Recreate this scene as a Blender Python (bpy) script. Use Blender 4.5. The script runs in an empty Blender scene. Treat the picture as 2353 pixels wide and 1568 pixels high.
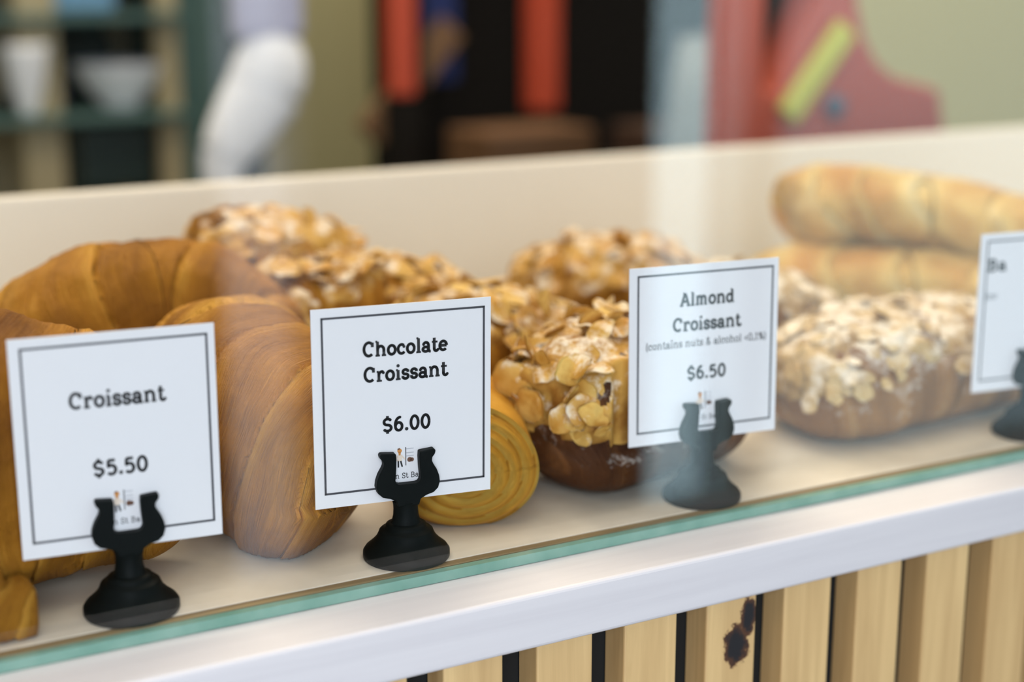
import bpy, bmesh, math, random
from math import sin, cos, pi, radians, sqrt, atan2, floor
from mathutils import Vector, Matrix, noise

C = bpy.context.scene.collection
sc = bpy.context.scene
Z0 = 0.92                      # height of the pastry shelf above the shop floor

# ------------------------------------------------------------------ camera
cam_d = bpy.data.cameras.new('camera')
cam = bpy.data.objects.new('camera', cam_d); C.objects.link(cam)
cam_d.sensor_width = 36.0
cam_d.lens = 36.0 * 3590 / 2353
cam.location = (0.0, -0.5528, Z0 + 0.2483)
cam.rotation_euler = (pi/2 - 0.2368, 0.0005, -0.5068)
cam_d.clip_start = 0.02
cam_d.dof.use_dof = True
cam_d.dof.focus_distance = 0.664
cam_d.dof.aperture_fstop = 3.5
sc.camera = cam

# ------------------------------------------------------------------ light and exposure
sc.view_settings.view_transform = 'Standard'
sc.view_settings.look = 'None'
sc.view_settings.gamma = 1.0
sc.view_settings.use_curve_mapping = False
sc.view_settings.exposure = 0.0
world = bpy.data.worlds.new('world'); sc.world = world
world.use_nodes = True
wb = world.node_tree.nodes['Background']
wb.inputs[0].default_value = (0.75, 0.85, 1.0, 1); wb.inputs[1].default_value = 0.35

def area(name, loc, rot, sx, sy, power, col):
    l = bpy.data.lights.new(name, 'AREA'); l.shape = 'RECTANGLE'; l.size = sx; l.size_y = sy
    l.energy = power; l.color = col
    o = bpy.data.objects.new(name, l); C.objects.link(o); o.location = loc; o.rotation_euler = rot
    return o
WARM = (1.0, 0.86, 0.68); COOL = (0.83, 0.88, 1.0)
area('ceiling_light_panel', (0.9, 0.10, 2.70), (0, 0, 0), 2.6, 1.0, 21, WARM)
area('ceiling_light_panel', (1.0, 1.35, 2.70), (0, 0, 0), 2.2, 0.5, 50, WARM)  # no such panel known; added to brighten the staff side wall
area('ceiling_light_panel', (-0.6, -0.6, 2.70), (0, 0, 0), 1.6, 0.8, 8, WARM)
WY = -1.9                      # inside face of the shop's front wall
WIN = [(-1.55, 0.32, 0.30, 2.45, 62), (0.805, 0.985, 0.06, 2.45, 2.5), (1.665, 1.915, 0.06, 2.45, 7.8), (1.945, 3.40, 0.06, 2.45, 16.5), (3.45, 4.50, 0.30, 2.45, 34)]  # unseen windows: inner ones for haze in the pane, outer ones added for light
for x0, x1, z0, z1, p in WIN:  # lamp just outside each added window
    area('window_daylight', ((x0+x1)/2, WY-0.16, (z0+z1)/2), (pi/2, 0, 0), x1-x0, z1-z0, p, COOL if x0 < 1 or x0 > 3 else (.66, .90, 1.0))

# ------------------------------------------------------------------ helpers
def tag(o, label=None, cat=None, group=None, kind=None):
    if label: o['label'] = label
    if cat: o['category'] = cat
    if group: o['group'] = group
    if kind: o['kind'] = kind
    return o
def empty(name, loc, rz=0.0):
    o = bpy.data.objects.new(name, None); C.objects.link(o)
    o.location = loc; o.rotation_euler = (0, 0, rz); o.empty_display_size = 0.02
    return o
def link(name, me, mat, parent=None, loc=None, rot=None):
    o = bpy.data.objects.new(name, me); C.objects.link(o)
    if mat is not None:
        me.materials.clear(); me.materials.append(mat)
    if parent: o.parent = parent
    if loc: o.location = loc
    if rot: o.rotation_euler = rot
    return o
def mesh(name, vs, fs, smooth=False, uv=None, att=None):
    me = bpy.data.meshes.new(name); me.from_pydata(vs, [], fs); me.update()
    if smooth:
        me.polygons.foreach_set('use_smooth', [True]*len(me.polygons))
    if uv:
        l = me.uv_layers.new(name='UVMap')
        for lp in me.loops: l.data[lp.index].uv = uv[lp.vertex_index]
    if att:
        for k, vals in att.items():
            a = me.attributes.new(k, 'FLOAT', 'POINT'); a.data.foreach_set('value', vals)
    return me
class MB:
    def __init__(s): s.v = []; s.f = []
    def box(s, x0, x1, y0, y1, z0, z1, M=None):
        n = len(s.v)
        p = [(x0,y0,z0),(x1,y0,z0),(x1,y1,z0),(x0,y1,z0),(x0,y0,z1),(x1,y0,z1),(x1,y1,z1),(x0,y1,z1)]
        if M: p = [tuple(M @ Vector(q)) for q in p]
        s.v += p
        s.f += [tuple(n+i for i in q) for q in ((0,3,2,1),(4,5,6,7),(0,1,5,4),(1,2,6,5),(2,3,7,6),(3,0,4,7))]
        return s
    def prism(s, pts, y0, y1, M=None):      # outline in x,z pushed along y
        n = len(s.v); k = len(pts)
        p = [(x, y0, z) for x, z in pts] + [(x, y1, z) for x, z in pts]
        if M: p = [tuple(M @ Vector(q)) for q in p]
        s.v += p
        s.f += [tuple(n+i for i in range(k)), tuple(n+k+i for i in reversed(range(k)))]
        s.f += [(n+i, n+k+i, n+k+(i+1) % k, n+(i+1) % k) for i in range(k)]
        return s
    def lathe(s, prof, seg=48, M=None):
        n = len(s.v); m = len(prof)
        for i in range(seg):
            a = 2*pi*i/seg
            for r, z in prof:
                q = (r*cos(a), r*sin(a), z); s.v.append(tuple(M @ Vector(q)) if M else q)
        for i in range(seg):
            for j in range(m-1):
                a0 = n+i*m+j; b0 = n+((i+1) % seg)*m+j
                s.f.append((a0, b0, b0+1, a0+1))
        return s
    def tube(s, pts, rad, seg=12, cap=True):
        n = len(s.v); pts = [Vector(p) for p in pts]; k = len(pts)
        rads = rad if isinstance(rad, (list, tuple)) else [rad]*k
        up = Vector((0, 0, 1))
        for i, p in enumerate(pts):
            t = (pts[min(i+1, k-1)] - pts[max(i-1, 0)]).normalized()
            ref = up if abs(t.z) < 0.9 else Vector((0, 1, 0))
            a = t.cross(ref).normalized(); b = a.cross(t)
            for j in range(seg):
                w = 2*pi*j/seg; s.v.append(tuple(p + (a*cos(w) + b*sin(w))*rads[i]))
        for i in range(k-1):
            for j in range(seg):
                s.f.append((n+i*seg+j, n+i*seg+(j+1) % seg, n+(i+1)*seg+(j+1) % seg, n+(i+1)*seg+j))
        if cap:
            s.f.append(tuple(n+j for j in reversed(range(seg)))); s.f.append(tuple(n+(k-1)*seg+j for j in range(seg)))
        return s
    def build(s, name, mat, parent=None, loc=None, rot=None, bevel=0.0, seg=2, smooth=False, angle=None):
        me = mesh(name, s.v, s.f, smooth)
        bm = bmesh.new(); bm.from_mesh(me); bmesh.ops.recalc_face_normals(bm, faces=bm.faces); bm.to_mesh(me); bm.free()
        if smooth and angle: me.set_sharp_from_angle(angle=angle)
        o = link(name, me, mat, parent, loc, rot)
        if bevel:
            b = o.modifiers.new('bevel', 'BEVEL'); b.width = bevel; b.segments = seg; b.limit_method = 'ANGLE'; b.angle_limit = radians(35)
        return o

# ------------------------------------------------------------------ materials
def mat(name, col=(.5,.5,.5), rough=.5, **kw):
    m = bpy.data.materials.new(name); m.use_nodes = True
    b = m.node_tree.nodes['Principled BSDF']
    b.inputs['Base Color'].default_value = (*col, 1); b.inputs['Roughness'].default_value = rough
    for k, v in kw.items(): b.inputs[k].default_value = v
    return m
class NT:
    def __init__(s, m): s.m = m; s.n = m.node_tree.nodes; s.l = m.node_tree.links; s.b = s.n['Principled BSDF']
    def new(s, t, **kw):
        n = s.n.new(t)
        for k, v in kw.items(): setattr(n, k, v)
        return n
    def set(s, n, **kw):
        for k, v in kw.items(): n.inputs[k].default_value = v
        return n
    def link(s, a, b): s.l.new(a, b)
    def ramp(s, fac, stops):
        r = s.n.new('ShaderNodeValToRGB'); e = r.color_ramp.elements
        e[0].position, e[0].color = stops[0][0], (*stops[0][1], 1)
        e[1].position, e[1].color = stops[-1][0], (*stops[-1][1], 1)
        for p, c in stops[1:-1]:
            x = e.new(p); x.color = (*c, 1)
        s.link(fac, r.inputs[0]); return r.outputs[0]
    def mix(s, fac, a, b, mode='MIX'):
        x = s.n.new('ShaderNodeMix'); x.data_type = 'RGBA'; x.blend_type = mode
        for sock, v in ((x.inputs[0], fac), (x.inputs[6], a), (x.inputs[7], b)):
            if hasattr(v, 'is_linked'): s.link(v, sock)
            elif isinstance(v, tuple): sock.default_value = (*v, 1)
            else: sock.default_value = v
        return x.outputs[2]
    def math(s, op, a, b=None, c=None, clamp=False):
        x = s.n.new('ShaderNodeMath'); x.operation = op; x.use_clamp = clamp
        for i, v in enumerate((a, b, c)):
            if v is None: continue
            if hasattr(v, 'is_linked'): s.link(v, x.inputs[i])
            else: x.inputs[i].default_value = v
        return x.outputs[0]
    def coord(s, kind='Object', scale=(1,1,1), rot=(0,0,0), loc=(0,0,0)):
        t = s.n.new('ShaderNodeTexCoord'); mp = s.n.new('ShaderNodeMapping')
        mp.inputs['Scale'].default_value = scale; mp.inputs['Rotation'].default_value = rot; mp.inputs['Location'].default_value = loc
        s.link(t.outputs[kind], mp.inputs[0]); return mp.outputs[0]
    def noise(s, vec, scale, detail=3, rough=.5, dist=0.0):
        x = s.n.new('ShaderNodeTexNoise'); s.link(vec, x.inputs['Vector'])
        x.inputs['Scale'].default_value = scale; x.inputs['Detail'].default_value = detail
        x.inputs['Roughness'].default_value = rough; x.inputs['Distortion'].default_value = dist
        return x.outputs['Fac']
    def bump(s, h, strength=.3, dist=.001):
        x = s.n.new('ShaderNodeBump'); x.inputs['Strength'].default_value = strength; x.inputs['Distance'].default_value = dist
        s.link(h, x.inputs['Height']); s.link(x.outputs[0], s.b.inputs['Normal'])

def wood(name, dark, light, axis='z', scale=1.0, contrast=(.35,.65), rough=.5, knot=None, bumpy=.1):
    m = mat(name, light, rough); t = NT(m)
    sx = {'x': (4, 90, 90), 'z': (70, 70, 4)}[axis]
    v = t.coord('Object', tuple(a*scale for a in sx))
    f = t.noise(v, 1.0, 6, .6, .6)
    f2 = t.noise(t.coord('Object', tuple(a*scale*.3 for a in sx)), 1.0, 2, .5, 1.0)
    f = t.math('ADD', t.math('MULTIPLY', f, .6), t.math('MULTIPLY', f2, .4))
    c = t.ramp(f, [(contrast[0], dark), (contrast[1], light)])
    if knot:
        for (kx, kz, rx, rz) in knot:
            tc = t.n.new('ShaderNodeTexCoord'); sp = t.n.new('ShaderNodeSeparateXYZ'); t.link(tc.outputs['Object'], sp.inputs[0])
            nz = t.noise(t.coord('Object', (1,1,1)), 260, 3, .6)
            dx = t.math('DIVIDE', t.math('SUBTRACT', sp.outputs[0], kx), rx); dz = t.math('DIVIDE', t.math('SUBTRACT', sp.outputs[2], kz), rz)
            d = t.math('SQRT', t.math('ADD', t.math('MULTIPLY', dx, dx), t.math('MULTIPLY', dz, dz)))
            d = t.math('ADD', d, t.math('MULTIPLY', t.math('SUBTRACT', nz, .5), 1.1))
            kc = t.ramp(d, [(.55, (.012,.010,.012)), (.9, (.10,.035,.012)), (1.0, (.25,.11,.035))])
            fac = t.ramp(d, [(.85, (1,1,1)), (1.25 if False else 1.0, (0,0,0))])
            c = t.mix(fac, c, kc)
    t.link(c, t.b.inputs['Base Color']); t.bump(f, bumpy, .0005)
    return m

M = {}
M['wall'] = mat('painted wall', (.66,.59,.31), .8)
M['wall_pale'] = mat('pale plaster', (.62,.60,.56), .8)
M['charcoal_wall'] = mat('charcoal wall', (.018,.018,.018), .9)
M['ceiling'] = mat('ceiling paint', (.75,.73,.70), .9)
m = mat('concrete floor', (.22,.21,.19), .6); t = NT(m)
t.link(t.ramp(t.noise(t.coord('Object'), 3, 5), [(.35,(.045,.042,.038)),(.7,(.075,.07,.062))]), t.b.inputs['Base Color']); M['floor'] = m
M['lip'] = wood('whitewashed pine', (.64,.61,.625), (.76,.73,.735), 'x', 1.0, (.25,.62), .45, None, .12)
M['slat'] = wood('oiled oak slats', (.50,.30,.12), (.80,.55,.25), 'z', 1.6, (.28,.68), .55, [(.4070,-.0520,.0078,.0105), (.4135,-.0390,.0050,.0100)], .15)
M['black'] = mat('black backing', (.006,.006,.005), .9)
M['shelf'] = mat('cream shelf laminate', (.72,.66,.56), .45); t = NT(M['shelf'])
t.link(t.ramp(t.noise(t.coord('Object', (20,20,20)), 2.5, 4), [(.3,(.70,.635,.53)),(.7,(.79,.725,.62))]), t.b.inputs['Base Color'])
M['back_panel'] = mat('cream back panel', (.80,.725,.615), .55)
M['strip'] = wood('bare timber strip', (.12,.07,.022), (.42,.30,.13), 'x', 1.5, (.3,.65), .5, None, .1)
M['glass_edge'] = mat('green glass edge', (.20,.40,.32), .12); t = NT(M['glass_edge'])
t.link(t.ramp(t.noise(t.coord('Object', (18,18,18)), 2, 4), [(.3,(.13,.31,.245)),(.7,(.27,.45,.375))]), t.b.inputs['Base Color'])
def glass(name, tint=(1,1,1), f0=.042):
    m = bpy.data.materials.new(name); m.use_nodes = True; nt = m.node_tree; nt.nodes.clear()
    out = nt.nodes.new('ShaderNodeOutputMaterial'); mx = nt.nodes.new('ShaderNodeMixShader')
    tr = nt.nodes.new('ShaderNodeBsdfTransparent'); gl = nt.nodes.new('ShaderNodeBsdfGlossy')
    tr.inputs[0].default_value = (*tint, 1); gl.inputs['Roughness'].default_value = 0.0; gl.inputs[0].default_value = (1,1,1,1)
    g = nt.nodes.new('ShaderNodeNewGeometry'); vm = nt.nodes.new('ShaderNodeVectorMath'); vm.operation = 'DOT_PRODUCT'
    nt.links.new(g.outputs['Normal'], vm.inputs[0]); nt.links.new(g.outputs['Incoming'], vm.inputs[1])
    def ma(op, a, b):
        n = nt.nodes.new('ShaderNodeMath'); n.operation = op
        for i, v in enumerate((a, b)):
            if v is None: continue
            if hasattr(v, 'is_linked'): nt.links.new(v, n.inputs[i])
            else: n.inputs[i].default_value = v
        return n.outputs[0]
    k = ma('POWER', ma('SUBTRACT', 1.0, ma('ABSOLUTE', vm.outputs['Value'], None)), 5.0)
    fac = ma('ADD', ma('MULTIPLY', k, 1-f0), f0)
    nt.links.new(fac, mx.inputs[0]); nt.links.new(tr.outputs[0], mx.inputs[1]); nt.links.new(gl.outputs[0], mx.inputs[2])
    nt.links.new(mx.outputs[0], out.inputs[0]); return m
M['glass'] = glass('clear pane', (.985,.995,.99), .030)
M['window_glass'] = glass('window pane', (.98,.99,.99), .04)
M['frame'] = mat('white window frame', (.7,.7,.68), .5)
M['holder'] = mat('black moulded plastic', (.003,.005,.005), .5, **{'Specular IOR Level': .08})
M['card'] = mat('white card', (.80,.785,.815), .6)
M['ink'] = mat('black ink', (.010,.010,.012), .5)
M['ink_grey'] = mat('grey ink', (.045,.045,.055), .5)
M['logo_skin'] = mat('peach ink', (.80,.52,.34), .6)
M['logo_hair'] = mat('orange ink', (.62,.26,.06), .6)
M['logo_cap'] = mat('brown ink', (.16,.07,.04), .6)
M['logo_shirt'] = mat('pale ink', (.80,.66,.55), .6)
M['logo_rack'] = mat('faint ink', (.50,.50,.54), .6)

def crust(name, dark, mid, light, rough=.42, sugar=0.0, stri=1.0):
    m = mat(name, mid, rough); t = NT(m)
    tc = t.n.new('ShaderNodeTexCoord')
    def uvn(su, sv, sc_, det=4):
        mp = t.n.new('ShaderNodeMapping'); mp.inputs['Scale'].default_value = (su, sv, 1); t.link(tc.outputs['UV'], mp.inputs[0])
        return t.noise(mp.outputs[0], sc_, det, .6, .3)
    s1 = uvn(26, 7, 1.0, 5); s2 = uvn(110, 9, 1.0, 4); bl = t.noise(t.coord('Object'), 42, 6, .68, .6)
    at = t.n.new('ShaderNodeAttribute'); at.attribute_name = 'bake'
    f = t.math('ADD', t.math('MULTIPLY', s1, .30*stri), t.math('MULTIPLY', s2, .26*stri))
    f = t.math('ADD', f, t.math('MULTIPLY', bl, .86-.56*stri))
    f = t.math('ADD', t.math('MULTIPLY', t.math('SUBTRACT', f, .43), 1.0), .30)
    f = t.math('ADD', f, t.math('MULTIPLY', at.outputs['Fac'], .50))
    c = t.ramp(f, [(.22, light), (.50, mid), (.82, dark)])
    if sugar > 0:
        g = t.n.new('ShaderNodeNewGeometry'); sp = t.n.new('ShaderNodeSeparateXYZ'); t.link(g.outputs['Normal'], sp.inputs[0])
        n1 = t.noise(t.coord('Object'), 70, 5, .65); n2 = t.noise(t.coord('Object'), 420, 2, .5)
        d = t.math('ADD', t.math('MULTIPLY', n1, .75), t.math('MULTIPLY', n2, .25))
        d = t.math('ADD', d, t.math('MULTIPLY', sp.outputs[2], .12))
        fac = t.ramp(d, [(.60-.16*sugar, (0,0,0)), (.78-.16*sugar, (.92,.92,.92))])
        c = t.mix(fac, c, (.82,.76,.70))
    t.link(c, t.b.inputs['Base Color'])
    bn = t.noise(t.coord('Object'), 190, 3, .6)
    t.bump(t.math('ADD', t.math('ADD', t.math('MULTIPLY', s1, .6), s2), t.math('MULTIPLY', bn, .8)), .9, .0018)
    t.b.inputs['Specular IOR Level'].default_value = .16
    return m
M['crust'] = crust('golden croissant crust', (.17,.056,.006), (.43,.178,.016), (.70,.36,.055), .5, 0, .9)
M['crust_dark'] = crust('deep brown crust', (.085,.030,.010), (.24,.092,.022), (.42,.19,.05))
M['crust_gold'] = crust('yellow golden crust', (.45,.155,.012), (.90,.42,.045), (.98,.64,.13))
M['crust_pale'] = crust('pale pastry crust', (.62,.31,.085), (.84,.59,.22), (.92,.76,.42), .5, 0, .45)
M['almond_base'] = crust('sugared brown crust', (.050,.016,.007), (.13,.048,.016), (.26,.105,.034), .38, .25)
M['almond_base_pale'] = crust('dusty brown crust', (.24,.105,.032), (.47,.24,.085), (.60,.37,.16), .45, .40)
def cream(name, dark, light, sugar):
    m = mat(name, light, .55); t = NT(m)
    n1 = t.noise(t.coord('Object'), 55, 4, .6); n2 = t.noise(t.coord('Object', loc=(3,1,2)), 85, 4, .65); n3 = t.noise(t.coord('Object'), 500, 2)
    c = t.ramp(n1, [(.36, dark), (.58, light)])
    g = t.n.new('ShaderNodeNewGeometry'); sp = t.n.new('ShaderNodeSeparateXYZ'); t.link(g.outputs['Normal'], sp.inputs[0])
    d = t.math('ADD', t.math('MULTIPLY', n2, .8), t.math('MULTIPLY', n3, .2)); d = t.math('ADD', d, t.math('MULTIPLY', sp.outputs[2], .13))
    fac = t.ramp(d, [(.66-.16*sugar, (0,0,0)), (.80-.16*sugar, (.95,.95,.95))])
    if 'flake' in name:
        oi = t.n.new('ShaderNodeObjectInfo'); c = t.mix(t.math('MULTIPLY', oi.outputs['Random'], .55), c, (.50,.22,.035))
    t.link(t.mix(fac, c, (.80,.71,.58)), t.b.inputs['Base Color'])
    t.b.inputs['Specular IOR Level'].default_value = .18; t.bump(n2, .4, .002); return m
M['topping'] = cream('baked almond cream', (.30,.13,.022), (.58,.33,.075), .40)
M['topping_pale'] = cream('sugared almond cream', (.30,.17,.065), (.56,.39,.18), .75)
M['flake'] = cream('toasted almond flake', (.50,.25,.040), (.72,.47,.135), .42)
M['flake_pale'] = cream('sugared almond flake', (.46,.29,.11), (.64,.47,.23), .75)

# ------------------------------------------------------------------ shop shell
def struct(name, mb, m, **kw):
    o = mb.build(name, m, **kw); o['kind'] = 'structure'; return o
XL, XR, YB, ZC = -3.2, 4.6, 2.35, 2.8
struct('floor', MB().box(XL, XR, WY, YB, -.1, 0), M['floor'])
struct('ceiling', MB().box(XL, XR, WY, YB, ZC, ZC+.1), M['ceiling'])
struct('wall_back', MB().box(XL, XR, YB, YB+.1, 0, ZC), M['wall'])
struct('wall_left', MB().box(XL-.1, XL, WY, YB, 0, ZC), M['wall_pale'])
struct('wall_right', MB().box(XR, XR+.1, WY, YB, 0, ZC), M['wall_pale'])
wf = MB(); edges = [XL] + [e for w in WIN for e in (w[0], w[1])] + [XR]
for i in range(0, len(edges), 2): wf.box(edges[i], edges[i+1], WY-.12, WY, 0, ZC)
for x0, x1, z0, z1, p in WIN: wf.box(x0, x1, WY-.12, WY, 0, z0).box(x0, x1, WY-.12, WY, z1, ZC)
struct('wall_front', wf, M['charcoal_wall'])
for i, (x0, x1) in enumerate(((.36, .775),)):      # unseen dark door, added to keep haze off the pane's left part
    dd = struct('door_%d' % (i+1), MB().box(x0, x1, WY, WY+.04, 0.005, 2.1), M['charcoal_wall'], bevel=.004)
    MB().lathe([(0,0),(.012,0),(.012,.03),(.026,.04),(.026,.06),(0,.065)], 20, Matrix.Translation((x0+.06, WY+.04, 1.0)) @ Matrix.Rotation(-pi/2, 4, 'X')).build('door_handle', M['frame'], dd, smooth=True)
for i, (x0, x1, z0, z1, p) in enumerate(WIN):  # frames and panes of the unseen, added windows
    fr = .02 if x1-x0 < .5 else .045
    f = MB().box(x0, x0+fr, WY-.10, WY-.02, z0, z1).box(x1-fr, x1, WY-.10, WY-.02, z0, z1).box(x0+fr, x1-fr, WY-.10, WY-.02, z0, z0+fr).box(x0+fr, x1-fr, WY-.10, WY-.02, z1-fr, z1)
    w = struct('window_%d' % (i+1), f, M['frame'])
    MB().box(x0+fr, x1-fr, WY-.065, WY-.059, z0+fr, z1-fr).build('window_pane', M['window_glass'], w)

# ------------------------------------------------------------------ display counter
X0, X1 = -0.55, 1.75
case = empty('display_counter', (0, 0, Z0)); case.location.z = Z0
tag(case, 'bakery display counter with cream shelf, whitewashed lip, slatted oak front and clear glass pane', 'display counter')
MB().box(X0, X1, -.031, .012, -.029, -.0046).build('front_lip', M['lip'], case, bevel=.0018, seg=3)['label'] = 'whitewashed timber lip'
sl = MB()
for k in range(-19, 33):
    xr = .2867 + .0437*k
    if X0 < xr-.0275 and xr < X1: sl.box(xr-.0275, xr, -.0285, -.0125, -.82, -.029)
sl.build('slat_front', M['slat'], case, bevel=.0009)['label'] = 'vertical oak slats with dark gaps between them'
MB().box(X0, X1, -.0120, .004, -.82, -.0292).build('backing_board', M['black'], case)
MB().box(X0, X1, .0100, .469, -.022, 0).build('shelf_board', M['shelf'], case, bevel=.0004)
es = MB().box(X0, X1, .0042, .0068, -.0044, .0002).box(X0, X1, .0070, .0098, -.0044, -.0002)
es.build('edge_strip', M['strip'], case, bevel=.0003)['label'] = 'thin brown timber strip behind the glass'
MB().box(X0, X1, .470, .482, -.022, .1035).build('back_panel', M['back_panel'], case, bevel=.003)
MB().box(X0, X1, .005, .469, -.86, -.024).build('counter_body', M['back_panel'], case)
MB().box(X0, X1, .02, .44, -.92, -.862).build('plinth', M['black'], case)
MB().box(X0+.02, X1-.02, -.0012, .0039, -.0045, .40).build('glass_pane', M['glass'], case)
ge = MB().box(X0+.02, X1-.02, -.0006, .0034, -.0044, 0).build('glass_edge', M['glass_edge'], bpy.data.objects['glass_pane'])
ge['label'] = 'sea green lower edge of the pane'

# ------------------------------------------------------------------ stroke lettering (bold typewriter slab serif)
def arc(cx, cy, rx, ry, a0, a1, n=18):
    return [(cx+rx*cos(radians(a0+(a1-a0)*i/n)), cy+ry*sin(radians(a0+(a1-a0)*i/n))) for i in range(n+1)]
def glyphs():
    S = lambda x0, x1, y: ('s', x0, x1, y)                       # slab
    D = lambda x, y, r: ('d', x, y, r)                           # dot
    G = {}
    G['C'] = (.86, [arc(.45,.5,.34,.43,48,312), [(.70,.62),(.70,.92)]])
    G['h'] = (.86, [[(.21,.05),(.21,.95)], arc(.43,.40,.22,.25,175,0)+[(.65,.05)], S(.05,.37,.05), S(.50,.81,.05), S(.06,.2,.95)])
    G['o'] = (.70, [arc(.35,.35,.25,.29,0,360,28)])
    G['c'] = (.66, [arc(.35,.35,.25,.29,50,320), D(.52,.50,.10)])
    G['l'] = (.42, [[(.21,.05),(.21,.95)], S(.04,.38,.05), S(.06,.2,.95)])
    G['a'] = (.70, [arc(.32,.44,.19,.20,165,0)+[(.51,.12),(.58,.05),(.66,.05)], arc(.30,.20,.20,.15,0,360), D(.15,.50,.085)])
    G['t'] = (.52, [[(.22,.90),(.22,.2)]+arc(.36,.19,.14,.14,180,345), S(.04,.46,.64)])
    G['e'] = (.70, [arc(.35,.35,.25,.29,0,318), [(.12,.36),(.60,.36)]])
    G['r'] = (.64, [[(.21,.05),(.21,.64)], arc(.42,.40,.21,.24,180,70), D(.52,.56,.10), S(.05,.42,.05), S(.06,.2,.64)])
    G['i'] = (.42, [[(.21,.05),(.21,.64)], S(.04,.38,.05), S(.06,.2,.64), D(.21,.92,.11)])
    G['s'] = (.60, [arc(.30,.49,.18,.15,30,270,14)+arc(.30,.20,.19,.15,90,-150,14), [(.47,.46),(.47,.62)], [(.12,.08),(.12,.24)]])
    G['n'] = (.86, [[(.21,.05),(.21,.64)], arc(.43,.40,.22,.25,175,0)+[(.65,.05)], S(.05,.37,.05), S(.50,.81,.05), S(.06,.2,.64)])
    G['m'] = (1.16, [[(.21,.05),(.21,.64)], arc(.38,.42,.17,.23,175,0)+[(.55,.05)], arc(.73,.42,.17,.23,175,0)+[(.90,.05)], S(.05,.36,.05), S(.43,.68,.05), S(.79,1.06,.05), S(.06,.2,.64)])
    G['u'] = (.86, [[(.20,.64),(.20,.3)]+arc(.41,.28,.21,.23,180,350), [(.63,.64),(.63,.05)], S(.05,.2,.64), S(.48,.63,.64), S(.63,.80,.05)])
    G['d'] = (.80, [arc(.33,.34,.23,.28,0,360,26), [(.57,.05),(.57,.95)], S(.42,.57,.95), S(.57,.74,.05)])
    G['A'] = (.92, [[(.14,.05),(.44,.92)], [(.48,.92),(.78,.05)], [(.26,.34),(.66,.34)], S(.0,.30,.05), S(.60,.92,.05), S(.28,.48,.92)])
    G['B'] = (.84, [[(.21,.05),(.21,.92)], [(.21,.91),(.45,.91)]+arc(.45,.71,.19,.20,90,-90)+[(.21,.51)], [(.45,.51)]+arc(.45,.28,.24,.23,90,-90)+[(.21,.05)], S(.05,.3,.05), S(.05,.3,.92)])
    G['S'] = (.70, [arc(.35,.69,.22,.21,25,270,16)+arc(.35,.26,.24,.22,90,-155,16), [(.57,.68),(.57,.90)], [(.11,.06),(.11,.28)]])
    G['$'] = (.80, [arc(.40,.66,.24,.20,22,270,16)+arc(.40,.26,.25,.20,90,-158,16), [(.40,-.12),(.40,.08)], [(.40,.84),(.40,1.06)]])
    G['5'] = (.74, [[(.18,.88),(.58,.88)], [(.19,.90),(.17,.52)]+arc(.35,.31,.25,.27,128,-140)])
    G['6'] = (.74, [arc(.37,.30,.23,.26,0,360,26), arc(.46,.40,.33,.50,185,85)])
    G['0'] = (.76, [arc(.38,.47,.25,.43,0,360,30)])
    G['1'] = (.6, [[(.30,.05),(.30,.92)], S(.10,.50,.05), [(.12,.75),(.30,.90)]])
    G['.'] = (.34, [D(.17,.09,.12)])
    G['('] = (.36, [arc(.40,.40,.26,.62,120,240)])
    G[')'] = (.36, [arc(-.04,.40,.26,.62,60,-60)])
    G['<'] = (.6, [[(.52,.62),(.12,.38),(.52,.14)]])
    G['%'] = (.9, [arc(.22,.70,.14,.18,0,360), arc(.66,.22,.14,.18,0,360), [(.66,.92),(.22,0)]])
    G['&'] = (.86, [[(.74,.06),(.25,.62)]+arc(.36,.75,.14,.15,200,-20)+[(.22,.38)]+arc(.34,.22,.20,.17,130,330)+[(.66,.42)]])
    G[' '] = (.40, [])
    return G
GL = glyphs()
def add_poly(vs, fs, pts, y):
    n = len(vs); vs += [(x, y, z) for x, z in pts]; fs.append(tuple(range(n, n+len(pts))))
def stroke(vs, fs, pts, w, y):
    for (x0, z0), (x1, z1) in zip(pts, pts[1:]):
        L = sqrt((x1-x0)**2+(z1-z0)**2)
        if L < 1e-9: continue
        nx, nz = -(z1-z0)/L*w/2, (x1-x0)/L*w/2
        add_poly(vs, fs, [(x0-nx, z0-nz), (x1-nx, z1-nz), (x1+nx, z1+nz), (x0+nx, z0+nz)], y)
    if len(pts) > 2:
        for x, z in pts[1:-1]:
            add_poly(vs, fs, [(x+w/2*cos(a*pi/4), z+w/2*sin(a*pi/4)) for a in range(8)], y)
def text(vs, fs, s, cx, base, cap, width, y, w=.17, serif=.11, left=None):
    adv = sum(GL[c][0] for c in s); kx = width/adv; x = cx-width/2 if left is None else left
    for c in s:
        a, items = GL[c]
        for it in items:
            if isinstance(it, tuple) and it[0] == 's':
                x0, x1, yy = it[1:]; h = serif/2
                add_poly(vs, fs, [(x+x0*kx, base+(yy-h)*cap), (x+x1*kx, base+(yy-h)*cap), (x+x1*kx, base+(yy+h)*cap), (x+x0*kx, base+(yy+h)*cap)], y)
            elif isinstance(it, tuple):
                px, py, r = it[1:]
                add_poly(vs, fs, [(x+px*kx+r*cap*cos(k*pi/6), base+py*cap+r*cap*sin(k*pi/6)) for k in range(12)], y)
            else:
                stroke(vs, fs, [(x+px*kx, base+py*cap) for px, py in it], w*cap, y)
        x += a*kx

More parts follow.
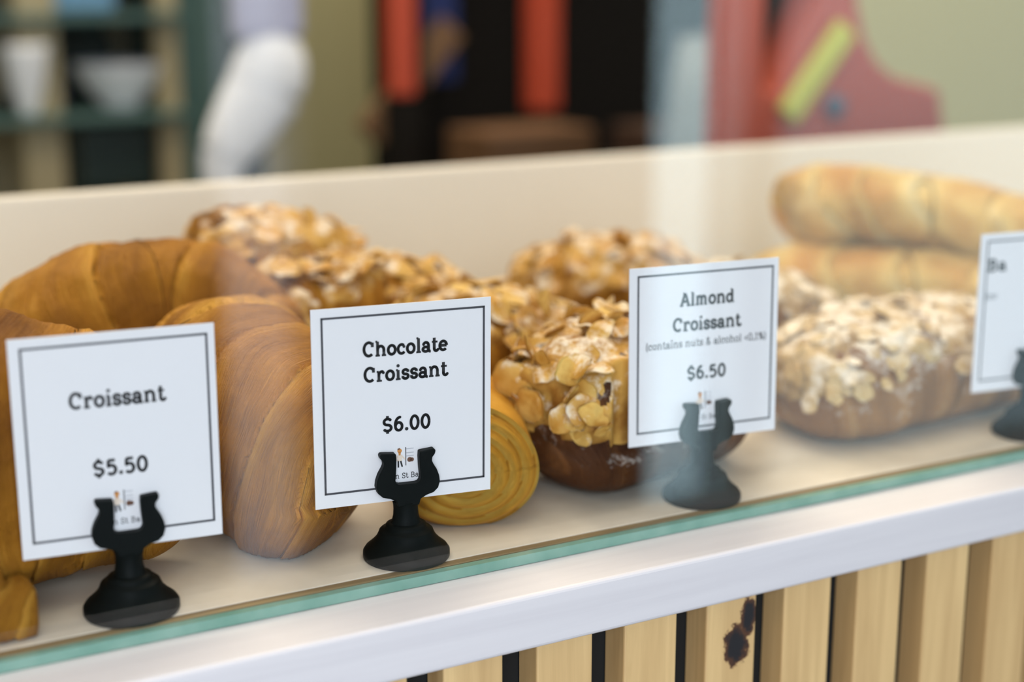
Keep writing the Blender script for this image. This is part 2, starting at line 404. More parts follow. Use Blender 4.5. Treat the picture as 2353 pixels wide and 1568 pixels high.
# ------------------------------------------------------------------ price cards and their black holders
def make_card(x, y, z, yaw, tilt, W, H, lines, label, logo=True):
    root = MB().box(-W/2, W/2, 0, .0005, 0, H).build('price_card', M['card'])
    root.location = (x, y, Z0+z); root.rotation_euler = (-tilt, 0, -yaw)
    tag(root, label, 'price card', 'price cards behind the glass')
    yy = -.00012
    l, r, tp, bt, lw = -W/2+.052*W, W/2-.035*W, H-.042*H, .068*H, .0009
    vs, fs = [], []
    for a in ((l, r, tp-lw, tp), (l, r, bt, bt+lw), (l, l+lw, bt, tp), (r-lw, r, bt, tp)):
        add_poly(vs, fs, [(a[0], a[2]), (a[1], a[2]), (a[1], a[3]), (a[0], a[3])], yy)
    link('printed_border', mesh('printed_border', vs, fs), M['ink_grey'], root)
    for (s, u, v, cap, width, wt, left) in lines:
        vs, fs = [], []
        text(vs, fs, s, (u-.5)*W, H*(1-v), cap, width, yy, wt, .13 if wt > .12 else .07, None if left is None else (left-.5)*W)
        nm = 'price_lettering' if s[0] == '$' else 'note_lettering' if s[0] == '(' else 'title_lettering'
        link(nm, mesh(nm, vs, fs), M['ink'], root)
    if logo:
        vs, fs = [], []
        text(vs, fs, 'on St Ba', .0003, H*.112, .0026, .0122, yy, .11, .07)
        link('shop_line', mesh('shop_line', vs, fs), M['ink'], root)
        lg = []
        def part(nm, mt, fn):
            vs, fs = [], []; fn(vs, fs); lg.append(link(nm, mesh(nm, vs, fs), mt, root if not lg else lg[0]))
        c, b = -.0020, .168*H            # a small baker beside a bread rack
        def circ(vs, fs, x, z, r, y=yy): add_poly(vs, fs, [(x+r*cos(k*pi/8), z+r*sin(k*pi/8)) for k in range(16)], y)
        part('logo', M['logo_shirt'], lambda v, f: (add_poly(v, f, [(c-.0010,b+.0030),(c+.0010,b+.0030),(c+.0012,b+.0058),(c-.0010,b+.0058)], yy), stroke(v, f, [(c-.0009,b+.0052),(c-.0022,b+.0036),(c-.0004,b+.0033)], .0006, yy), stroke(v, f, [(c+.0010,b+.0052),(c+.0024,b+.0036)], .0006, yy)))
        part('logo_head', M['logo_hair'], lambda v, f: (circ(v, f, c, b+.0076, .0010), add_poly(v, f, [(c-.0004,b+.0056),(c+.0004,b+.0056),(c+.0006,b+.0070),(c-.0006,b+.0070)], yy)))
        part('logo_cap', M['logo_cap'], lambda v, f: (add_poly(v, f, [(c-.0009,b+.0080),(c+.0002,b+.0082),(c+.0002,b+.0089),(c-.0009,b+.0086)], yy*1.2), circ(v, f, c+.0044, b+.0033, .0011), circ(v, f, c+.0054, b+.0032, .0009)))
        part('logo_trousers', M['ink'], lambda v, f: (stroke(v, f, [(c-.0006,b+.0031),(c-.0006,b+.0002)], .0007, yy*1.2), stroke(v, f, [(c+.0004,b+.0031),(c+.0011,b+.0004)], .0007, yy*1.2), stroke(v, f, [(c+.0027,b+.0090),(c+.0027,b+.0008)], .00035, yy)))
        part('logo_rack', M['logo_rack'], lambda v, f: [stroke(v, f, [(c+.0028,b+q),(c+.0062,b+q)], .0004, yy) for q in (.0082,.0064,.0050)])
    return root

def make_holder():
    root = empty('card_holder', (0, 0, Z0))
    k = .001
    prof = [(0,0),(18.2,0),(18.7,.8),(18.7,3.0),(17.8,4.4),(15.2,6.6),(13.0,9.0),(11.9,11.2),(11.6,12.2),(10.8,12.9),(9.3,13.3),(8.8,14.2),(8.6,15.0),(7.0,15.9),(0,15.9)]
    MB().lathe([(r*k, z*k) for r, z in prof], 56).build('base', M['holder'], root, smooth=True, angle=radians(50))
    st = [(0,15.9),(6.6,15.9),(6.0,17.0),(5.5,19.0),(5.3,22.0),(5.4,24.0),(5.8,25.6),(0,25.6)]
    MB().lathe([(r*k, z*k) for r, z in st], 32, Matrix.Scale(.95, 4, (0,1,0))).build('stem', M['holder'], root, smooth=True, angle=radians(50))
    half = [(4.6,24.4),(5.4,27.0),(8.0,28.4),(11.2,29.3),(13.2,31.2),(14.0,34.0),(13.7,36.6),(12.7,39.4),(11.3,41.8),(10.5,43.5),(10.8,45.0),(11.9,46.4),(12.3,47.8),(11.7,48.7),(5.2,48.1),(5.0,45.6),(5.2,41.0),(5.6,36.2),(4.9,34.6),(3.5,34.2)]
    out = [(x*k, z*k) for x, z in half] + [(-x*k, z*k) for x, z in reversed(half)]
    for y0, y1 in ((-.0052, -.0006), (.0010, .0050)):
        MB().prism(out, y0, y1).build('clip_jaw', M['holder'], root, bevel=.0012, seg=3)
    return root
def dup(root, loc, rz):
    r = root.copy(); C.objects.link(r); r.location = loc; r.rotation_euler = (0, 0, rz)
    for ch in list(root.children):
        c = ch.copy(); C.objects.link(c); c.parent = r
    return r
CP = .0074
cards = [
  (.1464, .0220, .0273, .118, -.02, .0765, .0868, [('Croissant', .505, .335, CP*.90, .0362, .19, None), ('$5.50', .50, .652, CP*.90, .0214, .19, None)],
   'white price card reading Croissant $5.50, leftmost and largest in the picture', 'black plastic holder gripping the Croissant $5.50 card'),
  (.2666, .0220, .0263, .157, -.02, .0774, .0859, [('Chocolate', .515, .253, CP*.90, .0370, .19, None), ('Croissant', .515, .380, CP*.90, .0366, .19, None), ('$6.00', .515, .640, CP*.90, .0216, .19, None)],
   'white price card reading Chocolate Croissant $6.00, sharpest of the cards', 'black plastic holder gripping the Chocolate Croissant $6.00 card'),
  (.4223, .0220, .0301, .116, .026, .0785, .0840, [('Almond', .515, .232, CP*.88, .0290, .19, None), ('Croissant', .515, .372, CP*.88, .0362, .19, None), ('(contains nuts & alcohol <0.1%)', .515, .462, CP*.52, .0640, .11, None), ('$6.50', .515, .650, CP*.88, .0212, .19, None)],
   'white price card reading Almond Croissant $6.50 with a small nuts and alcohol note', 'black plastic holder gripping the Almond Croissant $6.50 card'),
  (.6387, .0220, .0271, .130, .006, .0780, .0850, [('Ba', .1, .235, CP*.90, .0125, .19, .062), ('(co', .1, .410, CP*.52, .0075, .11, .062)],
   'white price card cut off by the right edge of the picture', 'black plastic holder under the cut-off price card at the far right'),
]
h0 = make_holder()
for i, (x, y, z, yaw, tilt, W, H, lines, lb, hl) in enumerate(cards):
    make_card(x, y, z, yaw, tilt, W, H, lines, lb, i < 3)
    h = h0 if i == 0 else dup(h0, (0,0,0), 0)
    h.location = (x + (.001 if i else .0015), y+.0012, Z0); h.rotation_euler = (0, 0, -yaw)
    tag(h, hl, 'card holder', 'black card holders behind the glass')

# ------------------------------------------------------------------ pastries
def spline(pts, n):
    pts = [Vector(p) for p in pts]; P = [2*pts[0]-pts[1]] + pts + [2*pts[-1]-pts[-2]]; m = len(pts)-1; out = []
    for i in range(n+1):
        u = i/n*m; k = min(int(u), m-1); f = u-k; a, b, c, d = P[k:k+4]
        out.append(.5*((2*b)+(c-a)*f+(2*a-5*b+4*c-d)*f*f+(3*b-a-3*c+d)*f**3))
    return out
def ylim(y, x): return y if isinstance(y, float) else y[0]+(y[1]-y[0])*max(0, min(1, (x-y[2])/(y[3]-y[2])))
def curve(pts):
    cl = spline(pts, 400)
    def f(t):
        x = (t+1)*200; i = max(0, min(399, int(x))); p = cl[i].lerp(cl[i+1], x-i)
        return p, (cl[min(i+4, 400)]-cl[max(i-3, 0)]).normalized()
    return f
def croissant_mesh(name, pts, rw, rh, lay=5, seed=1, taper=2.0, tip=.22, groove=.10, lumps=.05, skew=.35, clamp=None, nu=170, nv=84, tpow=.62, sq=.85, wav=.004, edge=.09, ymin=None, prof=None):
    """a rolled dough crescent: centre line pts, half width rw, half height rh, wrapped in lay steps per side"""
    vs = []; uv = []; bake = []; CF = curve(pts)
    off = Vector((seed*3.17, seed*1.31, seed*.77))
    PF = spline([(q, 0, 0) for q in prof], 400) if prof else None
    for i in range(nu+1):
        t = -cos(pi*i/nu); c0, tan = CF(t)
        side = tan.cross(Vector((0,0,1))).normalized(); up = side.cross(tan).normalized()
        env = PF[int((t+1)*200)].x if prof else tip+(1-tip)*max(0, 1-abs(t)**taper)**tpow
        end = min(1, (1-abs(t))/edge); env *= sqrt(max(0, 1-(1-end)**2)) if end < 1 else 1
        for j in range(nv):
            a = 2*pi*j/nv
            s = (abs(t)+.02)*lay + skew*cos(a-.6)*(1 if t > 0 else -1) + .10*noise.noise(off+Vector((t*3, cos(a), sin(a))))
            fr = s-floor(s)
            st = (min(fr/.09, 1.0) if fr < .5 else 1.0) ; st = st*st*(3-2*st)
            drop = 1-.55*fr
            r = 1 + groove*(st*(.45+.55*drop)-.6)
            r += wav*sin(2*pi*s*6.5+3*noise.noise(off+Vector((t*5, a, 1))))*(1 if groove > .02 else 0)
            p0 = c0+side*(rw*cos(a)*env)+up*(rh*sin(a)*env)
            nz = noise.noise(p0*28+off)*lumps + noise.noise(p0*75+off)*lumps*.4
            r += nz
            ca = math.copysign(abs(cos(a))**sq, cos(a)); sa = math.copysign(abs(sin(a))**sq, sin(a))
            p = c0+side*(rw*ca*env*r)+up*(rh*sa*env*r)
            if clamp is not None and p.z < clamp: p.z = clamp - .0008*min(1, (clamp-p.z)/.01) + .0008
            vs.append(tuple(p)); uv.append((s*.5+(4 if t > 0 else 0), j/nv if j <= nv/2 else 1-j/nv))
            bake.append(max(0, min(1, .12+.75*min(1, fr/.45)*(1-.35*fr)+.45*noise.noise(p0*24+off))))
    fs = [(i*nv+j, i*nv+(j+1) % nv, (i+1)*nv+(j+1) % nv, (i+1)*nv+j) for i in range(nu) for j in range(nv)]
    fs += [tuple(reversed(range(nv))), tuple(nu*nv+j for j in range(nv))]
    if ymin is not None: vs = [(x, y if y > ylim(ymin, x) or z < .0245 else ylim(ymin, x)+.10*(y-ylim(ymin, x)), z) for x, y, z in vs]
    return vs, fs, uv, bake
def pastry(name, label, cat, data, m, base, group=None, parent=None):
    vs, fs, uv, bake = data
    vs = [(x-base[0], y-base[1], z-base[2]) for x, y, z in vs]
    o = link(name, mesh(name, vs, fs, True, uv, {'bake': bake}), m, parent)
    if parent is None:
        o.location = (base[0], base[1], base[2]+Z0); tag(o, label, cat, group)
    return o
PL = 'plain croissants at the left of the shelf'
pastry('croissant', 'golden croissant cut off by the left edge, its tip curling below the $5.50 card', 'croissant',
       croissant_mesh('croissant', [(.1115,.0235,.0100),(.094,.0235,.0115),(.072,.042,.028),(.088,.074,.052),(.124,.073,.053),(.156,.069,.036),(.181,.062,.012)], .044, .054, 4.2, 1, 2.4, .30, .17, skew=.6, nu=260, sq=.78, lumps=.06, ymin=.0365, prof=[.22,.25,.60,.98,1.0,.72,.22], clamp=.0006), M['crust'], (.12,.08,0), PL)
pastry('croissant', 'smooth arched croissant at the back left, behind the $5.50 card', 'croissant',
       croissant_mesh('croissant', [(.155,.240,.018),(.180,.244,.048),(.220,.248,.056),(.262,.244,.046),(.290,.236,.018)], .042, .050, 2.4, 2, 2.6, .34, .16, skew=.8, lumps=.07, nu=220, clamp=.0006), M['crust'], (.21,.225,0), PL)
pastry('croissant', 'large ridged croissant between the $5.50 and $6.00 cards, pointing at the glass', 'croissant',
       croissant_mesh('croissant', [(.252,.047,.016),(.240,.062,.028),(.230,.100,.044),(.234,.148,.046),(.252,.178,.036),(.275,.190,.014)], .040, .046, 4.2, 3, 2.6, .44, .19, skew=-.45, lumps=.07, nu=260, nv=110, clamp=.0006, ymin=.0365), M['crust'], (.245,.10,0), PL)

def roll(name, L, ax, az, turns=4.2, seed=3):
    """flattened roll lying along local +y, its spiral end at y=0"""
    vs, fs, uv, bake = [], [], [], []; nv = 110
    rings = [(i/34*.98, None) for i in range(1, 35)] + [(None, i/46) for i in range(47)] + [(1-i/10, 'b') for i in range(1, 10)]
    for k, (rr, w) in enumerate(rings):
        for j in range(nv):
            a = 2*pi*j/nv; sp = 1.0
            if w is None:                      # front spiral face
                ph = rr*turns + a/(2*pi); fr = ph-floor(ph)
                y = .010*rr**2.6 - .0030*(1-abs(2*fr-1))**.6 + .001*noise.noise(Vector((rr*6, cos(a), seed)))
                R = rr; b = (.85*fr-.10)*min(1, rr*1.6); u = ph
            elif w == 'b':
                y = L + .006*(1-rr**2); R = rr*.94; b = .5; u = k*.1
            else:
                y = .010 + w*(L-.010); R = 1-.06*abs(2*w-1)**3 + .03*noise.noise(Vector((w*4, cos(a)*1.5, sin(a)*1.5+seed)))
                R *= 1-.02*math.exp(-w*30); b = .35+.4*noise.noise(Vector((w*3, a, seed))); u = 2.5*w
            x = ax*R*cos(a); z = az*R*sin(a)
            x *= 1+.10*sin(a)*-1*R
            vs.append([x, y, z]); uv.append((u, j/nv if j <= nv/2 else 1-j/nv)); bake.append(max(0, min(1, b)))
    m = len(rings)
    fs = [(k*nv+j, k*nv+(j+1) % nv, (k+1)*nv+(j+1) % nv, (k+1)*nv+j) for k in range(m-1) for j in range(nv)]
    fs += [tuple(reversed(range(nv))), tuple((m-1)*nv+j for j in range(nv))]
    zb = -az*.93
    for v in vs:
        v[2] = max(v[2], zb) - zb
    return vs, fs, uv, bake
d = roll('chocolate_croissant', .085, .034, .030, 5.4)
a = radians(-22); d = ([(.304 + x*cos(a) - y*sin(a), .036 + x*sin(a) + y*cos(a), z+.0006) for x, y, z in d[0]],) + d[1:]
pastry('chocolate_croissant', 'yellow rolled pastry showing its spiral end behind the $6.00 card', 'chocolate croissant', d, M['crust_gold'], (.32,.08,0))

# almond croissants: baked base, almond cream on top, sliced almonds pressed into it
random.seed(7)
def flake_mesh(v=0):
    rnd = random.Random(40+v); vs, fs = [], []; n = 18
    a, b = rnd.uniform(.0058, .0074), rnd.uniform(.0040, .0054); tear = rnd.uniform(0, .22); k2 = rnd.uniform(-.0010, .0016); ph = rnd.uniform(0, 6)
    out = [1+.09*sin(2*w*2*pi/n+ph)+.06*sin(5*w*2*pi/n+2*ph)+rnd.uniform(-.04, .04) for w in range(n)]
    for s in (0, 1):
        for ring in (0.0, .5, .86, 1.0):
            for j in range(n):
                w = 2*pi*j/n; x = a*ring*cos(w)*out[j]; y = b*ring*sin(w)*(1-tear*cos(w))*out[j]
                z = k2*(x/a)**2 - .5*k2*(y/b)**2 + .0006*sin(x*700+ph) + (.0013 if s else 0)*(1 if ring < .9 else .55) + (0 if s else (.0004 if ring > .9 else 0))
                vs.append((x, y, z))
    for s in (0, 1):
        o = s*4*n
        for k in (0, 1, 2):
            for j in range(n):
                q = (o+k*n+j, o+k*n+(j+1) % n, o+(k+1)*n+(j+1) % n, o+(k+1)*n+j); fs.append(q if s else q[::-1])
    for j in range(n): fs.append((3*n+j, 3*n+(j+1) % n, 7*n+(j+1) % n, 7*n+j))
    return mesh('almond_flake', vs, fs, True)
FLK = [flake_mesh(k) for k in range(6)]
def frames(pts, n):
    return spline(pts, n)
def almond(label, pts, rw, rh, seed, mbase, mtop, mfl, nfl, individual, spread=1.0, tiltmax=45, group='almond croissants heaped on the shelf', flsize=1.0, droop=.0, tip=.30, ymin=.0365):
    rnd = random.Random(seed*11+3)
    cx = sum(p[0] for p in pts)/len(pts); cy = sum(p[1] for p in pts)/len(pts); bz = min(p[2] for p in pts)-rh
    bz = max(bz, 0) if bz < .02 else bz
    root = empty('almond_croissant', (cx, cy, Z0+bz)); tag(root, label, 'almond croissant', group)
    base = (cx, cy, bz)
    data = croissant_mesh('b', pts, rw, rh, 3, seed, 3.0, tip, .06, .06, clamp=bz+.0006, nu=110, nv=64, edge=.16, ymin=ymin, sq=.80)
    pastry('baked_base', None, None, data, mbase, base, parent=root)
    # almond cream: a lumpy skin over the upper side
    nu, nv = 90, 60; CF = curve(pts); off = Vector((seed*2.3, seed, 5))
    def surf(i, a, h=0.0):
        t = -cos(pi*max(0, min(nu, i))/nu); c0, tan = CF(t)
        side = tan.cross(Vector((0,0,1))).normalized(); up = side.cross(tan).normalized()
        env = tip+(1-tip)*max(0, 1-abs(t)**3.0)**.62
        end = min(1, (1-abs(t))/.16); env *= sqrt(max(0, 1-(1-end)**2))
        ca = math.copysign(abs(cos(a))**.85, cos(a)); sa = math.copysign(abs(sin(a))**.85, sin(a))
        p = c0+side*(rw*ca*env)+up*(rh*sa*env); nrm = (side*(cos(a)/rw)+up*(sin(a)/rh)).normalized()
        nrm = (nrm + tan*(2.2*(t*t)**4*(1 if t > 0 else -1))).normalized()
        return p+nrm*h, nrm
    vs, uv, fs = [], [], []
    for i in range(nu+1):
        t = -cos(pi*i/nu)
        for j in range(nv+1):
            lo = .10*pi - droop - .10*noise.noise(off+Vector((i*.12, 1, 0))) ; hi = .90*pi + droop + .10*noise.noise(off+Vector((i*.12, 7, 0)))
            a = lo+(hi-lo)*j/nv
            e = max(0, min(1, min(j, nv-j)/6, (1-abs(t))*60))
            p, nrm = surf(i, a)
            h = -.0035 + e*(.0064 + .0046*noise.noise(p*60+off) + .0030*noise.noise(p*150+off))
            p = p+nrm*h
            yl = ylim(ymin, p.x)-.0015
            if p.y < yl and p.z > .0245: p.y = yl+.1*(p.y-yl)
            vs.append((p.x-cx, p.y-cy, p.z-bz)); uv.append((i/nu, j/nv))
    k = nv+1
    fs = [(i*k+j, i*k+j+1, (i+1)*k+j+1, (i+1)*k+j) for i in range(nu) for j in range(nv)]
    link('almond_cream', mesh('almond_cream', vs, fs, True, uv), mtop, root)
    # sliced almonds
    jv, jf = [], []; kept = 0
    for q in range(nfl):
        u = rnd.uniform(.09, .91)*nu; a = pi/2 + rnd.uniform(-1, 1)*(.40*pi+droop)*spread
        p, nrm = surf(u, a, rnd.uniform(.0015, .0060))
        zq = Vector((0,0,1)).rotation_difference(nrm).to_matrix()
        tl = radians(tiltmax)*rnd.random()**1.4
        R = zq @ Matrix.Rotation(rnd.uniform(0, 2*pi), 3, 'Z') @ Matrix.Rotation(tl, 3, 'Y') @ Matrix.Rotation(rnd.uniform(0, 2*pi), 3, 'Z')
        s = flsize*rnd.choice((.7, .85, 1.0, 1.15, 1.3))
        Mx = Matrix.Translation(p-Vector(base)) @ R.to_4x4() @ Matrix.Scale(s, 4)
        me = FLK[q % 6]
        if any((Mx @ v.co).y+cy < ylim(ymin, (Mx @ v.co).x+cx)-.006 for v in me.vertices): continue
        if individual and kept < 100:
            kept += 1
            o = bpy.data.objects.new('almond_flake', me); C.objects.link(o); o.parent = root; o.matrix_local = Mx
            if not me.materials: me.materials.append(mfl)
        else:
            n0 = len(jv); jv += [tuple(Mx @ v.co) for v in me.vertices]; jf += [tuple(n0+i for i in pl.vertices) for pl in me.polygons]
    if jv:
        o = link('almond_flakes', mesh('almond_flakes', jv, jf, True), mfl, root); o['kind'] = 'stuff'
    return root
almond('dark brown almond croissant nearest the glass, half hidden by the $6.50 card', [(.356,.054,.031),(.382,.063,.037),(.416,.076,.038),(.450,.084,.034),(.484,.088,.024)], .042, .038, 5,
       M['almond_base'], M['topping'], M['flake'], 210, True, 1.0, 75, flsize=1.25, tip=.5, droop=.42, ymin=(.020, .0365, .368, .380))
almond('almond croissant right behind the $6.00 card, in front of the two heaped highest', [(.332,.170,.034),(.362,.173,.040),(.393,.178,.038),(.423,.178,.030),(.448,.175,.020)], .043, .034, 6,
       M['crust'], M['topping'], M['flake'], 70, False, 1.1, 60, flsize=1.45)
almond('wide sugared almond croissant above the $6.00 card', [(.285,.258,.040),(.315,.262,.047),(.350,.262,.048),(.390,.258,.038),(.422,.25,.024)], .043, .036, 7,
       M['crust'], M['topping'], M['flake'], 70, False, 1.1, 60, flsize=1.4)
almond('almond croissant at the very back left, topmost of the heap', [(.275,.338,.050),(.298,.340,.058),(.325,.342,.060),(.352,.340,.052),(.375,.338,.034)], .040, .040, 8,
       M['crust'], M['topping'], M['flake'], 60, False, 1.1, 60, flsize=1.4)
almond('almond croissant at the back, rising left of the $6.50 card', [(.490,.300,.022),(.515,.303,.031),(.545,.305,.035),(.580,.305,.028),(.610,.30,.018)], .046, .036, 9,
       M['crust'], M['topping'], M['flake'], 75, False, 1.1, 60, flsize=1.5)
almond('large sugar dusted almond croissant right of the $6.50 card', [(.518,.084,.020),(.555,.082,.028),(.600,.086,.030),(.650,.092,.028),(.704,.098,.018)], .046, .031, 10,
       M['almond_base_pale'], M['topping_pale'], M['flake_pale'], 130, False, 1.0, 28, flsize=.92, tip=.45, droop=.16)
almond('pale almond croissant peeping out behind the $6.50 card', [(.522,.190,.026),(.550,.192,.034),(.580,.194,.035),(.610,.194,.026),(.640,.192,.016)], .040, .032, 11,
       M['almond_base_pale'], M['topping_pale'], M['flake_pale'], 90, False, 1.0, 28, flsize=.95)
PD = 'pale long pastries at the back right'
pastry('pastry_roll', 'long pale pastry at the back right, lying under another one', 'pastry',
       croissant_mesh('p', [(.652,.275,.030),(.692,.262,.034),(.740,.240,.032),(.790,.212,.025),(.830,.19,.018)], .044, .028, 2.2, 21, 3.4, .70, .18, .07, skew=1.2, clamp=.0006), M['crust_pale'], (.74,.25,0), PD)
pastry('pastry_roll', 'long pale pastry at the back right, topmost of the two', 'pastry',
       croissant_mesh('p', [(.692,.296,.080),(.729,.286,.084),(.774,.263,.079),(.829,.233,.066),(.884,.203,.052)], .045, .026, 2.4, 22, 4.0, .80, .20, .08, skew=1.2), M['crust_pale'], (.75,.28,.04), PD)

# ------------------------------------------------------------------ staff side of the counter, far out of focus
M['red'] = mat('red painted metal', (.47,.085,.048), .5)
M['red_deep'] = mat('orange red plastic', (.50,.060,.020), .6)
M['lime'] = mat('lime yellow plastic', (.60,.60,.09), .5)
M['blue_cap'] = mat('blue grey bolt', (.10,.15,.22), .5)
M['steel'] = mat('grey steel top', (.30,.29,.27), .4)
M['dark_box'] = mat('dark brown timber', (.007,.005,.0035), .8, **{'Specular IOR Level': .15})
M['brown'] = mat('brown card', (.12,.055,.02), .7)
M['brown_dark'] = mat('dark brown card', (.055,.026,.014), .7)
M['sack'] = mat('blue grey canvas', (.30,.35,.38), .8)
M['tan'] = mat('tan timber', (.19,.10,.045), .7)
M['blue'] = mat('dark blue cloth', (.010,.025,.13), .7)
M['charcoal'] = mat('black rubber', (.003,.0035,.0035), .8, **{'Specular IOR Level': .15})
M['beech'] = mat('pale beech', (.46,.38,.22), .6)
M['teal'] = mat('dark teal enamel', (.055,.115,.105), .5)
M['teal_dark2'] = mat('deep teal metal', (.018,.045,.050), .5)
M['teal_dark'] = mat('black green plastic', (.012,.030,.026), .5)
M['china'] = mat('white china', (.88,.90,.93), .35)
M['light_blue'] = mat('light blue plastic', (.25,.50,.72), .4)
M['lavender'] = mat('lavender cotton', (.50,.50,.66), .8)
M['linen'] = mat('white cotton', (.85,.86,.90), .8)

bc = empty('back_counter', (1.35, .75, 0)); tag(bc, 'dark topped work counter behind the display shelf carrying the red stand', 'counter')
MB().box(-.45, .85, -.13, .13, Z0+.016, Z0+.044).build('worktop', M['charcoal'], bc, bevel=.004)
MB().box(-.43, .83, -.11, .11, 0, Z0+.016).build('counter_body', M['dark_box'], bc)

# red stand with slanted brace
rs = empty('red_stand', (1.1, .80, Z0+.044)); tag(rs, 'red metal stand with upright post, slanted brace and lime yellow bar', 'stand')
MB().box(-.122, -.066, -.035, -.005, 0, .75).build('post', M['red'], rs, bevel=.006)
MB().prism([(-.064,.0),(.196,.0),(.200,.022),(.189,.066),(.121,.082),(.094,.100),(.076,.125),(.062,.165),(.052,.42),(.012,.42),(.009,.172),(-.040,.074),(-.064,.070)], -.028, .028).build('brace', M['red'], rs, bevel=.005)
MB().box(-.064, .011, .034, .042, .072, .60).build('back_plate', M['teal_dark2'], rs)['label'] = 'dark teal plate'
ll = Matrix.Translation((.004, -.034, .0925)) @ Matrix.Rotation(radians(50.5), 4, 'Y').inverted()
MB().box(-.060, .060, -.006, .006, -.0145, .0145, ll).build('lime_bar', M['lime'], rs, bevel=.004)['label'] = 'lime yellow bar'
MB().lathe([(0,0),(.013,0),(.012,.006),(0,.007)], 24, Matrix.Translation((.035,-.028,.054)) @ Matrix.Rotation(pi/2, 4, 'X')).build('bolt', M['blue_cap'], rs, smooth=True)
MB().box(.0, .085, -.031, -.0285, .0, .016).build('foot_pad', M['charcoal'], rs)  # dark sheet standing in for the shadow under the foot

# dark open rack with red uprights
dr = empty('dark_rack', (1.40, 1.70, 0)); tag(dr, 'dark open rack with two red uprights against the olive wall', 'rack')
for nm, b_ in (('side_panel', (-.365,-.345,-.08,.08,0,2.1)), ('side_panel', (.345,.365,-.08,.08,0,2.1)), ('back_board', (-.345,.345,.06,.08,0,2.1)), ('shelf', (-.430,.365,-.27,.06,Z0-.12,Z0-.10)), ('top_board', (-.365,.365,-.08,.08,2.1,2.13)), ('shelf', (-.345,.345,-.08,.06,Z0+.60,Z0+.62)), ('shelf', (-.345,.345,-.08,.06,.25,.27))):
    MB().box(*b_).build(nm, M['dark_box'], dr, bevel=.003)
MB().box(-.418, -.380, -.125, -.085, Z0+.056, 2.1).build('red_upright', M['red_deep'], dr, bevel=.006)
MB().box(-.180, -.130, -.125, -.085, Z0+.024, 2.1).build('red_upright', M['red_deep'], dr, bevel=.006)
MB().box(-.418, -.380, -.125, -.085, Z0-.0995, Z0+.0555).build('upright_foot', M['dark_box'], dr)
MB().box(-.180, -.130, -.125, -.085, Z0-.0995, Z0+.0235).build('upright_foot', M['dark_box'], dr)
for x_ in (-.41, .34): MB().box(x_, x_+.03, -.26, -.23, 0, Z0-.12).build('shelf_leg', M['dark_box'], dr)
def item(name, mb, m, label, cat, loc, rot=None, bevel=.004, **kw):
    o = mb.build(name, m, None, loc, rot, bevel=bevel, **kw); tag(o, label, cat); return o
ZS = Z0-.098
item('cloth', MB().box(-.032,.032,-.012,.012,.165,.697), M['blue'], 'dark blue cloth hung between the red uprights of the rack', 'cloth', (1.115, 1.70, ZS))
item('timber_offcut', MB().box(-.024,.024,-.012,.012,-.11,.11), M['tan'], 'tan timber piece leaning behind the left red upright', 'timber', (1.050, 1.665, Z0+.072), (0, radians(42), 0))
item('cardboard_box', MB().box(-.095,.095,-.06,.06,0,.11), M['brown'], 'brown cardboard box on the rack shelf left of the right red upright', 'box', (1.155, 1.50, Z0-.0995), (0, 0, radians(5)))
item('cardboard_box', MB().box(-.12,.12,-.05,.05,0,.10), M['brown_dark'], 'darker brown box on the rack, beside the red stand', 'box', (1.48, 1.52, Z0-.0995))
item('rubber_bag', MB().lathe([(0,0),(.06,.008),(.10,.05),(.115,.14),(.10,.25),(.04,.31),(0,.315)], 28), M['charcoal'], 'rounded black bag resting on the pale blue grey sack', 'bag', (1.40, 1.30, Z0+.160), bevel=0, smooth=True)
item('storage_sack', MB().lathe([(0,0),(.085,0),(.09,.03),(.082,.16),(.07,.235),(0,.25)], 28), M['sack'], 'pale blue grey sack standing behind the red post', 'sack', (1.385, 1.30, Z0-.09), bevel=0, smooth=True)
item('storage_crate', MB().box(-.11,.11,-.11,.11,0,Z0-.0905), M['dark_box'], 'dark crate carrying the pale blue grey sack', 'crate', (1.385, 1.30, 0))

# pale beech shelf unit with crockery and bins
su = empty('shelf_unit', (.60, 2.05, 0)); tag(su, 'pale beech shelf unit at the far left holding white bowls and green bins', 'shelf unit')
for x0, x1 in ((-.095, -.035), (.118, .152)):
    for y0, y1 in ((-.17, -.13), (.13, .17)): MB().box(x0, x1, y0, y1, 0, 2.0).build('post', M['beech'], su, bevel=.003)
for z in (.35, Z0+.015, Z0+.165, Z0+.32): MB().box(-.30, .152, -.22, .128, z, z+.012).build('shelf', M['teal'], su, bevel=.002)
MB().box(-.30, .152, .131, .139, .35, 2.0).build('back_board', M['teal'], su)
MB().box(-.30, -.262, -.17, -.13, 0, 2.0).build('post', M['beech'], su, bevel=.003)
bowl = [(0,0),(.028,0),(.030,.006),(.055,.03),(.072,.058),(.074,.062),(.070,.062),(.052,.034),(.026,.010),(0,.009)]
item('serving_bowl', MB().lathe([(r*.98, z*1.12) for r, z in bowl], 32), M['china'], 'wide white bowl on the shelf between the two beech posts', 'bowl', (.668, 1.925, Z0+.0275), bevel=0, smooth=True)
item('serving_bowl', MB().lathe([(r*.48, z*1.7) for r, z in bowl], 32), M['china'], 'small tall white bowl in front of the left beech post', 'bowl', (.512, 1.862, Z0+.0275), bevel=0, smooth=True)
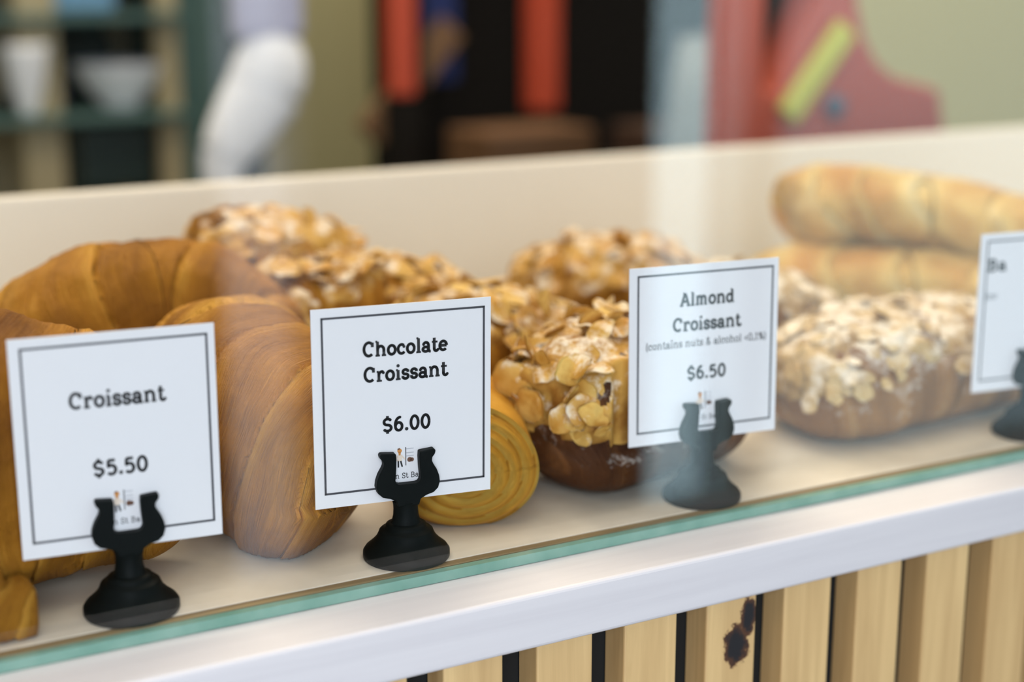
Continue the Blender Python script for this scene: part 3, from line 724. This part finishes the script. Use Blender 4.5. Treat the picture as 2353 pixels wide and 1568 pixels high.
item('storage_bin', MB().box(-.060,.060,-.09,.09,0,.11), M['teal_dark'], 'dark green bin under the white bowl on the beech shelf unit', 'bin', (.655, 2.0, Z0-.10), bevel=.008)
item('storage_bin', MB().box(-.055,.055,-.04,.04,0,.11), M['teal_dark'], 'dark green bin behind the white bowl', 'bin', (.65, 2.12, Z0+.0275), bevel=.008)
item('plastic_tub', MB().box(-.05,.05,-.06,.06,0,.09), M['light_blue'], 'light blue tub on the upper beech shelf', 'tub', (.62, 1.98, Z0+.178), bevel=.01)
item('folded_cloth', MB().box(-.035,.035,-.05,.05,0,.035).box(-.033,.033,-.048,.048,.0352,.066), M['lavender'], 'lavender folded cloth beside the dark green bin on the shelf', 'cloth', (.567, 2.06, Z0+.0275), bevel=.008)
# tall teal cabinet
tcab = empty('tall_cabinet', (.83, 2.10, 0)); tag(tcab, 'tall dark teal cabinet right of the beech shelf unit', 'cabinet')
MB().box(-.075, .062, -.20, .20, 0, 1.9).build('cabinet_body', M['teal'], tcab, bevel=.006)
MB().box(.0, .060, -.222, -.202, .1, 1.88).build('door', M['teal_dark'], tcab, bevel=.004)
# white cloth
hc = empty('hanging_cloth', (.64, 1.20, Z0)); tag(hc, 'thick white folded cloth hanging in front of the teal cabinet', 'cloth')
P_ = [(.022,0,.168),(.014,0,.143),(.002,0,.107),(-.020,0,.076),(-.041,0,.046),(-.053,0,.020),(-.056,0,-.02),(-.056,0,-.06)]
R_ = [.026,.042,.046,.041,.034,.026,.018,.004]
pp = spline(P_, 56); rr_ = [v.x for v in spline([(r, 0, 0) for r in R_], 56)]
tb = MB().tube(pp, rr_, 28); tb.v = [(x, y*.62, z) for x, y, z in tb.v]
tb.build('cloth_fold', M['linen'], hc, smooth=True)
MB().box(-.035, .050, -.018, .018, .163, .42).build('cloth_top', M['lavender'], hc, bevel=.014, seg=4, smooth=True)['label'] = 'lavender upper part of the cloth'
MB().box(.004, .010, -.003, .003, .42, 2.8-Z0).build('hanger_rod', M['steel'], hc)
